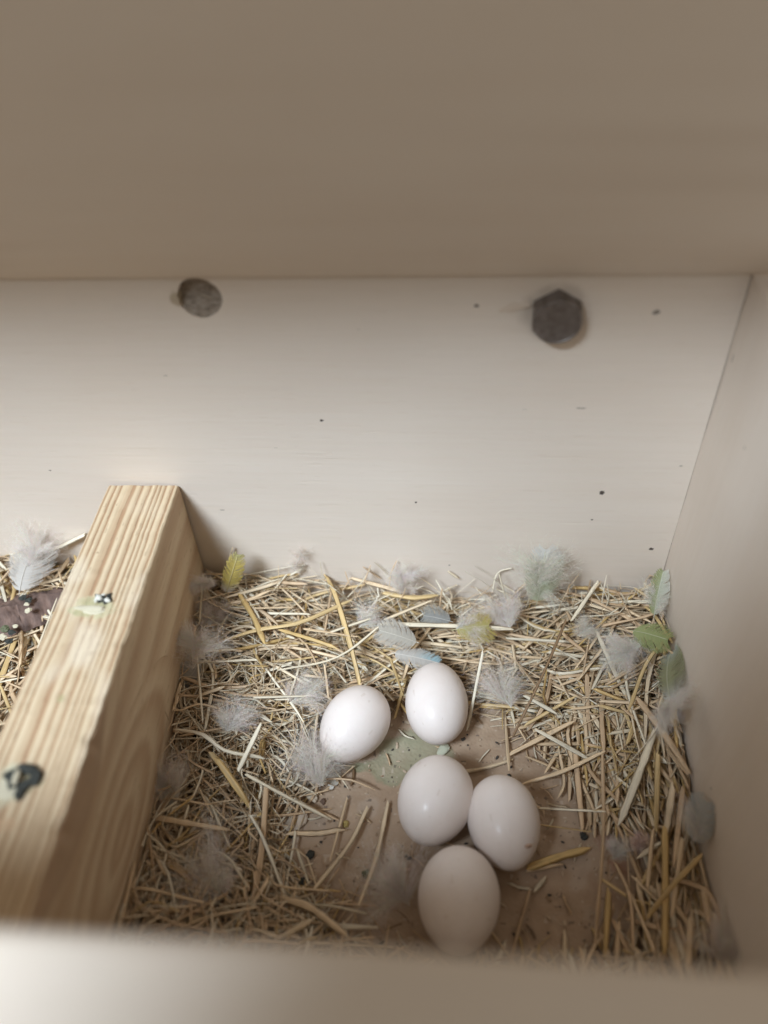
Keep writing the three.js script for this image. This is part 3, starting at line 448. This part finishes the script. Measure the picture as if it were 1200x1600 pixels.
// ------------------------------------------------------------------ feathers
const featherMat = new THREE.MeshPhysicalMaterial({ vertexColors: true, roughness: 0.85, transmission: 0.42, thickness: 0, side: THREE.DoubleSide });
const downMat = new THREE.MeshPhysicalMaterial({ vertexColors: true, roughness: 0.95, transmission: 0.3, thickness: 0, side: THREE.DoubleSide });
const quillMat = M(0.66, 0.62, 0.54, 0.5);
class Strips {       // thin tapered strips along short polylines
  constructor() { this.p = []; this.i = []; this.c = []; }
  add(pts, w, n, color, tipW = 0.3) {
    const b = this.p.length / 3, m = pts.length;
    pts.forEach((q, k) => { const T = pts[Math.min(m - 1, k + 1)].clone().sub(pts[Math.max(0, k - 1)]).normalize(), S = new THREE.Vector3().crossVectors(T, n).normalize().multiplyScalar(w / 2 * mix(1, tipW, k / (m - 1))); const c = typeof color === 'function' ? color(k / (m - 1)) : color; this.p.push(q.x + S.x, Math.max(q.y + S.y, 0.0001), q.z + S.z, q.x - S.x, Math.max(q.y - S.y, 0.0001), q.z - S.z); this.c.push(...c, ...c); });
    for (let k = 0; k < m - 1; k++) { const a = b + 2 * k; this.i.push(a, a + 1, a + 2, a + 1, a + 3, a + 2); }
  }
  geo(o) { const g = buf(this.p, this.i, null, this.c); g.translate(-o.x, -o.y, -o.z); return g; }
}
const jit = (s) => V(rr(-s, s), rr(-s, s), rr(-s, s));
function downTuft(st, base, dir, nrm, len, width, count, color) {     // soft barbs springing from a short stalk
  const side = new THREE.Vector3().crossVectors(dir, nrm).normalize();
  count = Math.round(count * 1.7); color = color.map((c, i) => mix(c, [0.98, 0.91, 0.84][i], 0.7));
  const locks = Array.from({ length: 7 + Math.floor(rnd() * 4) }, (_, k) => ({ sgn: k % 2 ? 1 : -1, spread: rr(0.05, 1.25), t: rnd(), lift: rr(-0.25, 0.5), k: rr(0.55, 1.25), curl: jit(0.8) }));
  for (let k = 0; k < count; k++) {
    const lock = locks[Math.floor(rnd() * locks.length)], stray = rnd() < 0.22;
    const t = clamp(stray ? rnd() : lock.t + rr(-0.14, 0.14), 0, 1), o = base.clone().addScaledVector(dir, t * len * 0.55), sgn = stray ? (rnd() < 0.5 ? -1 : 1) : lock.sgn, spread = stray ? rr(0.15, 1.2) : lock.spread + rr(-0.28, 0.28), L = rr(0.32, 0.7) * lock.k * width * (0.75 + 0.5 * Math.sin(Math.PI * clamp(t * 0.9 + 0.1, 0, 1)));
    const d = dir.clone().multiplyScalar(Math.cos(spread)).addScaledVector(side, sgn * Math.sin(spread)).addScaledVector(nrm, lock.lift + rr(-0.2, 0.2)).normalize(), curl = jit(0.35).addScaledVector(lock.curl, 0.8), pts = [o.clone()], c = color.map((q) => q * rr(0.88, 1.08));
    let p = o.clone(), dd = d.clone(); const n = 5; for (let q = 0; q < n; q++) { dd.addScaledVector(curl, 0.22).normalize(); p = p.clone().addScaledVector(dd, L / n); p.y = Math.max(p.y, 0.0004); p.z = Math.max(p.z, BACK + 0.0004); p.x = Math.min(p.x, RIGHT - 0.0002); pts.push(p); }
    st.add(pts, 0.000036, jit(1), c, 0.4);
    for (let q = 1; q < pts.length; q++) for (let m = 0; m < 3; m++) { const a = pts[q], e = a.clone().add(jit(0.0012)).addScaledVector(dd, 0.0007); e.z = Math.max(e.z, BACK + 0.0004); e.x = Math.min(e.x, RIGHT - 0.0002); st.add([a, e], 0.000028, jit(1), c, 0.5); }
  }
}
// contour feather: shaft, vane of single barbs, downy base
function feather(o) {
  const B = o.base, T = o.tip, L = B.distanceTo(T), dir = T.clone().sub(B).normalize();
  let nrm = (o.nrm ?? EYE.clone().sub(B)).clone(); nrm.addScaledVector(dir, -nrm.dot(dir)).normalize();
  const side = new THREE.Vector3().crossVectors(dir, nrm).normalize(), bend = o.bend ?? 0.1, skew = o.skew ?? 0;
  const ctr = (t) => B.clone().addScaledVector(dir, t * L).addScaledVector(nrm, bend * L * Math.sin(Math.PI * t)).addScaledVector(side, skew * L * Math.sin(Math.PI * t));
  const t0 = o.vaneFrom ?? 0.3, g = thing('feather', o.label, 'feather', B.clone(), 'loose feathers');
  const fix = (p) => { p.z = Math.max(p.z, BACK + 0.0005); if (p.x > -0.08) p.x = Math.min(p.x, RIGHT - 0.0003); p.y = Math.max(p.y, 0.0005); return p; };
  const v = new Strips(), nb = Math.round((o.barbs ?? 64) * 1.6);
  for (const sg of [-1, 1]) for (let k = 0; k < nb; k++) {
    const t = t0 + (1 - t0) * (k + rr(0, 0.5)) / nb, q = (t - t0) / (1 - t0), W = o.width / 2 * Math.pow(Math.sin(Math.PI * clamp(0.13 + 0.80 * q, 0, 1)), 0.7) * (sg > 0 ? 1 : 1 - (o.asym ?? 0.15)) * rr(0.84, 1.06), cup = o.cup ?? 0.22, a = ctr(t), pts = [];
    const sweep = 0.55 + 0.35 * q, lay = rr(-0.1, 0.1), fl = rr(-1.6, 1.6), gap = hash(k >> 3, sg + 3, Math.floor(L * 1e5)) < 0.12 ? 0.7 : 0;
    for (let m = 0; m <= 5; m++) { const s = m / 5; pts.push(fix(a.clone().addScaledVector(side, sg * W * s).addScaledVector(dir, W * (sweep + lay) * s * s * 0.9 + 0.0008 * gap * s).addScaledVector(nrm, -cup * W * s * s + 0.0005 * fl * s * s))); }
    const mottle = rr(0.92, 1.06); v.add(pts, (1 - t0) * L / nb * 1.7, nrm, (s) => o.color(q, s, sg).map((c) => c * mottle), 0.4);
  }
  mesh('vane', v.geo(B), featherMat, g);
  const tube = new THREE.TubeGeometry(new THREE.CatmullRomCurve3([0, 0.25, 0.5, 0.75, 0.97].map((t) => fix(ctr(t).addScaledVector(nrm, 0.00015)).sub(B))), 14, o.quill ?? 0.00010, 5); mesh('shaft', tube, M(...mix3(o.color(0.4, 0.2, 1), [0.66, 0.62, 0.54], 0.35), 0.6), g);
  if (o.down) { const d = new Strips(); downTuft(d, o.downAt ?? ctr(0.12), o.downDir ?? dir, nrm, o.downLen ?? L * 0.5, o.downW ?? o.width * 0.9, o.down, o.downColor ?? [0.70, 0.68, 0.66]); mesh('down', d.geo(B), downMat, g); }
  return g;
}
function tuft(label, base, tip, width, count, color = [0.70, 0.67, 0.64], nrm) {
  if (base.y > 0.008) { base.y -= 0.0025; tip.y -= 0.002; } width *= 0.85;
  const dir = tip.clone().sub(base), L = dir.length(); dir.normalize(); const n = (nrm ?? EYE.clone().sub(base)).clone(); n.addScaledVector(dir, -n.dot(dir)).normalize();
  const g = thing('down_feather', label, 'feather', base.clone(), 'loose feathers'), d = new Strips(); downTuft(d, base, dir, n, L * 1.2, width, count, color); mesh('down', d.geo(base), downMat, g);
  const q = new THREE.TubeGeometry(new THREE.CatmullRomCurve3([V(0, 0, 0), dir.clone().multiplyScalar(L * 0.3).addScaledVector(n, 0.0004), dir.clone().multiplyScalar(L * 0.62)]), 8, 0.00012, 4); mesh('shaft', q, quillMat, g); return g;
}
const GREY = [0.50, 0.47, 0.44], CREAM = [0.62, 0.58, 0.52], YEL = [0.62, 0.50, 0.14], GRN = [0.30, 0.33, 0.13], PGRN = [0.44, 0.46, 0.27], BLUE = [0.36, 0.52, 0.56], LBL = [0.70, 0.69, 0.66];
feather({ label: 'yellow feather standing upright in straw at the divider board corner', base: onFloor(352, 930, 20), tip: onZ(372, 866, BACK + 0.007), width: 0.0062, color: (q, s) => mix3(mix3(CREAM, YEL, sstep(0.0, 0.35, q)), PGRN, sstep(0.75, 1, q) * 0.6), down: 160, downAt: onFloor(338, 915, 25), downDir: V(-0.7, 0.5, 0.3).normalize(), downW: 0.009, downLen: 0.008, barbs: 50, vaneFrom: 0.12 });
feather({ label: 'translucent grey feather with fluffy base leaning on the divider board', base: onFloor(312, 1010, 22), tip: onFloor(268, 1072, 16), width: 0.012, color: (q, s) => mix3(CREAM, GREY, 0.3 + 0.5 * q), down: 300, downAt: onFloor(300, 1050, 22), downDir: V(-0.1, 0.4, -1).normalize(), downW: 0.014, downLen: 0.017, nrm: V(0.6, 1, 0.4), cup: 0.35, skew: -0.2 });
feather({ label: 'fluffy pale green feather with a whitish tip leaning on the back wall', base: onFloor(838, 945, 19), tip: onZ(852, 858, BACK + 0.004), width: 0.0115, color: (q, s) => mix3(mix3([0.48, 0.49, 0.32], [0.55, 0.55, 0.42], s), LBL, sstep(0.5, 0.9, q)), down: 520, downAt: onFloor(838, 930, 22), downDir: V(0.05, 1, -0.1).normalize(), downW: 0.015, downLen: 0.022, downColor: [0.50, 0.52, 0.36], nrm: V(0, 0.2, 1), barbs: 80, vaneFrom: 0.1, cup: 0.1 });
feather({ label: 'yellow green feather lying flat across the whitish straw', base: onFloor(705, 985, 20), tip: onFloor(764, 978, 20), width: 0.0095, color: (q, s) => mix3(PGRN, YEL, 0.6 + 0.4 * s), down: 150, downW: 0.009, downLen: 0.008, downColor: [0.60, 0.58, 0.50], vaneFrom: 0.15, nrm: V(0, 1, 0.5) });
feather({ label: 'slate grey feather half buried in straw behind the whitish straw', base: onFloor(708, 972, 18), tip: onFloor(662, 962, 17), width: 0.0075, color: (q, s) => mix3([0.31, 0.30, 0.28], [0.42, 0.41, 0.37], s), vaneFrom: 0.1, nrm: V(0, 1, 0.5) });
feather({ label: 'thin translucent grey feather lying before the whitish straw', base: onFloor(655, 1005, 17), tip: onFloor(592, 985, 18), width: 0.009, color: (q, s) => mix3([0.52, 0.475, 0.40], CREAM, s), vaneFrom: 0.08, nrm: V(0, 1, 0.5) });
feather({ label: 'grey feather edged with sky blue tucked behind the glossy egg', base: onFloor(612, 1020, 14), tip: onFloor(686, 1036, 13), width: 0.0062, color: (q, s, sg) => mix3([0.60, 0.56, 0.51], sg < 0 ? BLUE : GREY, sstep(0.35, 0.9, q) * 0.9), vaneFrom: 0.08, nrm: V(0.1, 1, 0.5) });
feather({ label: 'curved green and white feather standing in the back corner', base: onX(1022, 964, RIGHT - 0.004), tip: onX(1037, 892, RIGHT - 0.0015), width: 0.0066, color: (q, s, sg) => (sg < 0 ? mix3(PGRN, GRN, s) : mix3([0.56, 0.57, 0.44], [0.66, 0.64, 0.57], s)), vaneFrom: 0.06, nrm: V(-0.5, 0.3, 1), cup: 0.4, barbs: 50, down: 130, downW: 0.009, downLen: 0.010, downColor: [0.62, 0.62, 0.52] });
feather({ label: 'bright green feather lying on straw by the side wall', base: onFloor(985, 985, 20), tip: onX(1044, 1000, RIGHT - 0.003), width: 0.0085, color: (q, s) => mix3([0.42, 0.45, 0.20], [0.36, 0.40, 0.16], q), down: 480, downAt: onFloor(1010, 1005, 20), downDir: V(-0.8, 0.1, 0.5).normalize(), downW: 0.013, downLen: 0.013, downColor: [0.66, 0.66, 0.62], vaneFrom: 0.1, nrm: V(-0.2, 1, 0.5) });
feather({ label: 'olive green feather pressed upright on the side wall', base: onX(1052, 1108, RIGHT - 0.004), tip: onX(1050, 1018, RIGHT - 0.001), width: 0.0110, color: (q, s) => mix3([0.60, 0.59, 0.54], mix3([0.38, 0.38, 0.21], [0.52, 0.53, 0.46], sstep(0.6, 1, q)), sstep(0.05, 0.4, q)), down: 420, downAt: onX(1046, 1105, RIGHT - 0.006), downDir: V(-0.3, 0.6, 0.5).normalize(), downW: 0.012, downLen: 0.010, downColor: [0.60, 0.60, 0.57], vaneFrom: 0.06, nrm: V(-1, 0.6, 0.4) });
feather({ label: 'pale grey feather stuck to the side wall near the front straw', base: onX(1082, 1318, RIGHT - 0.003), tip: onX(1104, 1252, RIGHT - 0.001), width: 0.010, color: (q, s) => mix3([0.60, 0.60, 0.56], [0.55, 0.58, 0.58], s), down: 120, downW: 0.010, downLen: 0.008, vaneFrom: 0.1, nrm: V(-1, 0.5, 0.5) });
feather({ label: 'white feather lying on the bedding behind the divider board', base: onFloor(30, 930, 26), tip: onFloor(52, 862, 31), width: 0.015, color: (q, s) => mix3([0.70, 0.66, 0.61], [0.60, 0.56, 0.51], q), down: 260, downAt: onFloor(45, 895, 29), downDir: V(0.1, 0.5, -0.8).normalize(), downW: 0.015, downLen: 0.014, vaneFrom: 0.1, nrm: V(0, 1, 0.8) });
feather({ label: 'olive feather lying behind the divider board under a whitish strip', base: onFloor(60, 905, 20), tip: onFloor(100, 866, 22), width: 0.012, color: () => [0.36, 0.33, 0.20], vaneFrom: 0.1, nrm: V(0, 1, 0.6) });
tuft('grey down tuft on straw just beyond the glossy egg', onFloor(800, 1098, 12), onFloor(772, 1055, 14), 0.016, 300, [0.66, 0.63, 0.59]);
tuft('large grey down tuft lying beside the tip of the egg in straw', onFloor(505, 1228, 6), onFloor(480, 1172, 10), 0.018, 420, [0.64, 0.60, 0.56]);
tuft('down tuft wedged low against the divider board', onFloor(268, 1255, 13), onFloor(245, 1200, 16), 0.016, 380, [0.60, 0.55, 0.50]);
tuft('wide down tuft spread over straw by the front of the divider board', onFloor(345, 1398, 11), onFloor(300, 1335, 14), 0.020, 520, [0.58, 0.54, 0.50]);
tuft('dark grey down tuft on the floor beside the cream egg', onFloor(640, 1415, 4), onFloor(600, 1370, 7), 0.018, 420, [0.52, 0.51, 0.49]);
tuft('small white down tuft on bare floor near the reddish fluff', onFloor(958, 1342, 2), onFloor(968, 1318, 4), 0.006, 110, [0.66, 0.66, 0.64]);
tuft('pale down tuft caught on straw against the back wall', onFloor(632, 918, 21), onZ(622, 872, BACK + 0.004), 0.011, 240, [0.60, 0.56, 0.52]);
tuft('pale down tuft lying beside the upright yellow feather', onFloor(312, 985, 19), onFloor(345, 940, 21), 0.014, 240, [0.58, 0.54, 0.50]);
tuft('pinkish down tuft in the front corner by the side wall', onFloor(1125, 1500, 12), onFloor(1140, 1462, 16), 0.014, 260, [0.62, 0.55, 0.50]);
tuft('greyish down tuft resting on the straw near the golden stem', onFloor(452, 1090, 15), onFloor(490, 1062, 16), 0.013, 230, [0.62, 0.57, 0.52]);
tuft('whitish down tuft on straw halfway along the divider board', onFloor(352, 1135, 18), onFloor(382, 1085, 20), 0.014, 260, [0.66, 0.64, 0.62]);
tuft('grey down tuft on straw between back wall and whitish straw', onFloor(800, 975, 19), onFloor(780, 945, 21), 0.015, 300, [0.62, 0.58, 0.55]);
tuft('thin down tuft caught in straw before the yellow feather', onFloor(560, 972, 19), onFloor(585, 950, 20), 0.010, 160, [0.60, 0.56, 0.52]);
tuft('reddish orange fluff on the bare floor', onFloor(1008, 1325, 3), onFloor(992, 1308, 5), 0.005, 120, [0.55, 0.13, 0.05]);
tuft('small greenish down tuft on straw before the fluffy green feather', onFloor(905, 985, 18), onFloor(925, 965, 20), 0.008, 120, [0.52, 0.50, 0.38]);
tuft('brownish curled wisp clinging to the back wall above the straw', onZ(458, 882, BACK + 0.002), onZ(476, 842, BACK + 0.001), 0.006, 60, [0.50, 0.40, 0.30]);
// ------------------------------------------------------------------ small litter
[[485, 1336, .0012, mDark, 'dark dropping on the floor beside the thin front straws'], [474, 1380, .0014, mDark, 'dark dropping among straw at the edge of the bare floor'], [574, 1366, .0013, mOlive, 'greenish dark dropping beside the dark grey down tuft'], [912, 1307, .0011, mDark, 'dark grey pellet beside a thin golden straw'], [540, 1288, .0009, M(0.44, 0.34, 0.12, 0.8), 'small yellow seed on the bare floor'], [796, 1212, .0006, mDark, 'tiny black speck on the floor behind the nicked egg'], [455, 1305, .0009, mDark, 'tiny dark crumb beside a cream straw'], [505, 1252, .0008, M(0.16, 0.10, 0.07), 'small brown crumb near the largest down tuft']]
  .forEach(([u, v, r, m, label]) => { const p = onFloor(u, v, r * 500); const o = mesh('pellet', lump(r * 0.8, r * 0.6, r * 0.9, u * 0.13, 0.7, 3), m, scene); o.position.copy(p)  .setY(r * 0.45); tag(o, label, label.includes('seed') ? 'seed' : 'dropping'); });
[[520, 1220, .0022, .0014, [0.72, 0.69, 0.62], 'white shell flake beside the large grey down tuft'], [464, 1282, .0020, .0034, [0.60, 0.50, 0.40], 'pale wood chip at the edge of the bare floor'], [488, 1247, .0011, .0017, [0.62, 0.52, 0.40], 'small cream husk near the large grey down tuft'], [692, 1172, .0019, .0012, [0.50, 0.50, 0.38], 'crumbly greenish flake at the edge of the floor stain']]
  .forEach(([u, v, a, b, c, label]) => { const o = mesh('flake', lump(a, 0.0006, b, u * 0.07, 0.5, 2), M(...c), scene); o.position.copy(onFloor(u, v, 0.6)).setY(0.0008); o.rotation.set(0.15, u, 0.1); tag(o, label, 'flake'); });
{ // dark flake and droppings beyond the divider
  const p = onFloor(32, 955, 22), g = thing('bark_flake', 'dark reddish brown bark flake with droppings behind the divider board', 'bark', p), n = 22, pos = [], idx = [];
  for (let j = 0; j <= 8; j++) for (let i = 0; i <= n; i++) { const s = i / n - 0.5, t = j / 8 - 0.5, w = 0.013 * (1 - 1.6 * s * s) * (0.8 + 0.5 * noise(i * 0.4, 3, 1)); pos.push(s * 0.026, 0.003 * Math.cos(t * 3.4) + 0.0012 * (fbm(s * 9, t * 5, 2, 3) - 0.5) * 2 - 0.002 * s, t * w); }
  for (let j = 0; j < 8; j++) for (let i = 0; i < n; i++) { const a = j * (n + 1) + i; idx.push(a, a + n + 1, a + 1, a + 1, a + n + 1, a + n + 2); }
  const f = mesh('flake', planar(buf(pos, idx), (x) => x / 0.026, (x, y, z) => z / 0.013), new THREE.MeshStandardMaterial({ ...bake(128, 128, (u, v) => { const n = fbm(u * 20, v * 6, 3, 4); return [...mix3([0.22, 0.14, 0.11], [0.09, 0.055, 0.045], clamp(0.5 + 2 * (n - 0.5), 0, 1)), n]; }), bumpScale: 0.0006, roughness: 0.8, side: THREE.DoubleSide }), g); f.rotation.y = 0.5;
  for (const [u, v, r, m] of [[36, 934, .0011, mDark], [45, 938, .0010, mDark], [41, 944, .0007, mPale], [44, 954, .0009, mPale], [8, 982, .0013, mOlive], [18, 988, .0010, mDark], [4, 996, .0012, mPale], [14, 1002, .0010, mDark], [24, 978, .0007, mPale]]) { const o = mesh('dropping', lump(r, r * 0.4, r * 0.8, u * 0.3, 0.8), m, g); o.position.copy(onFloor(u, v, 26).sub(p)); }
}

renderer.render(scene, camera);
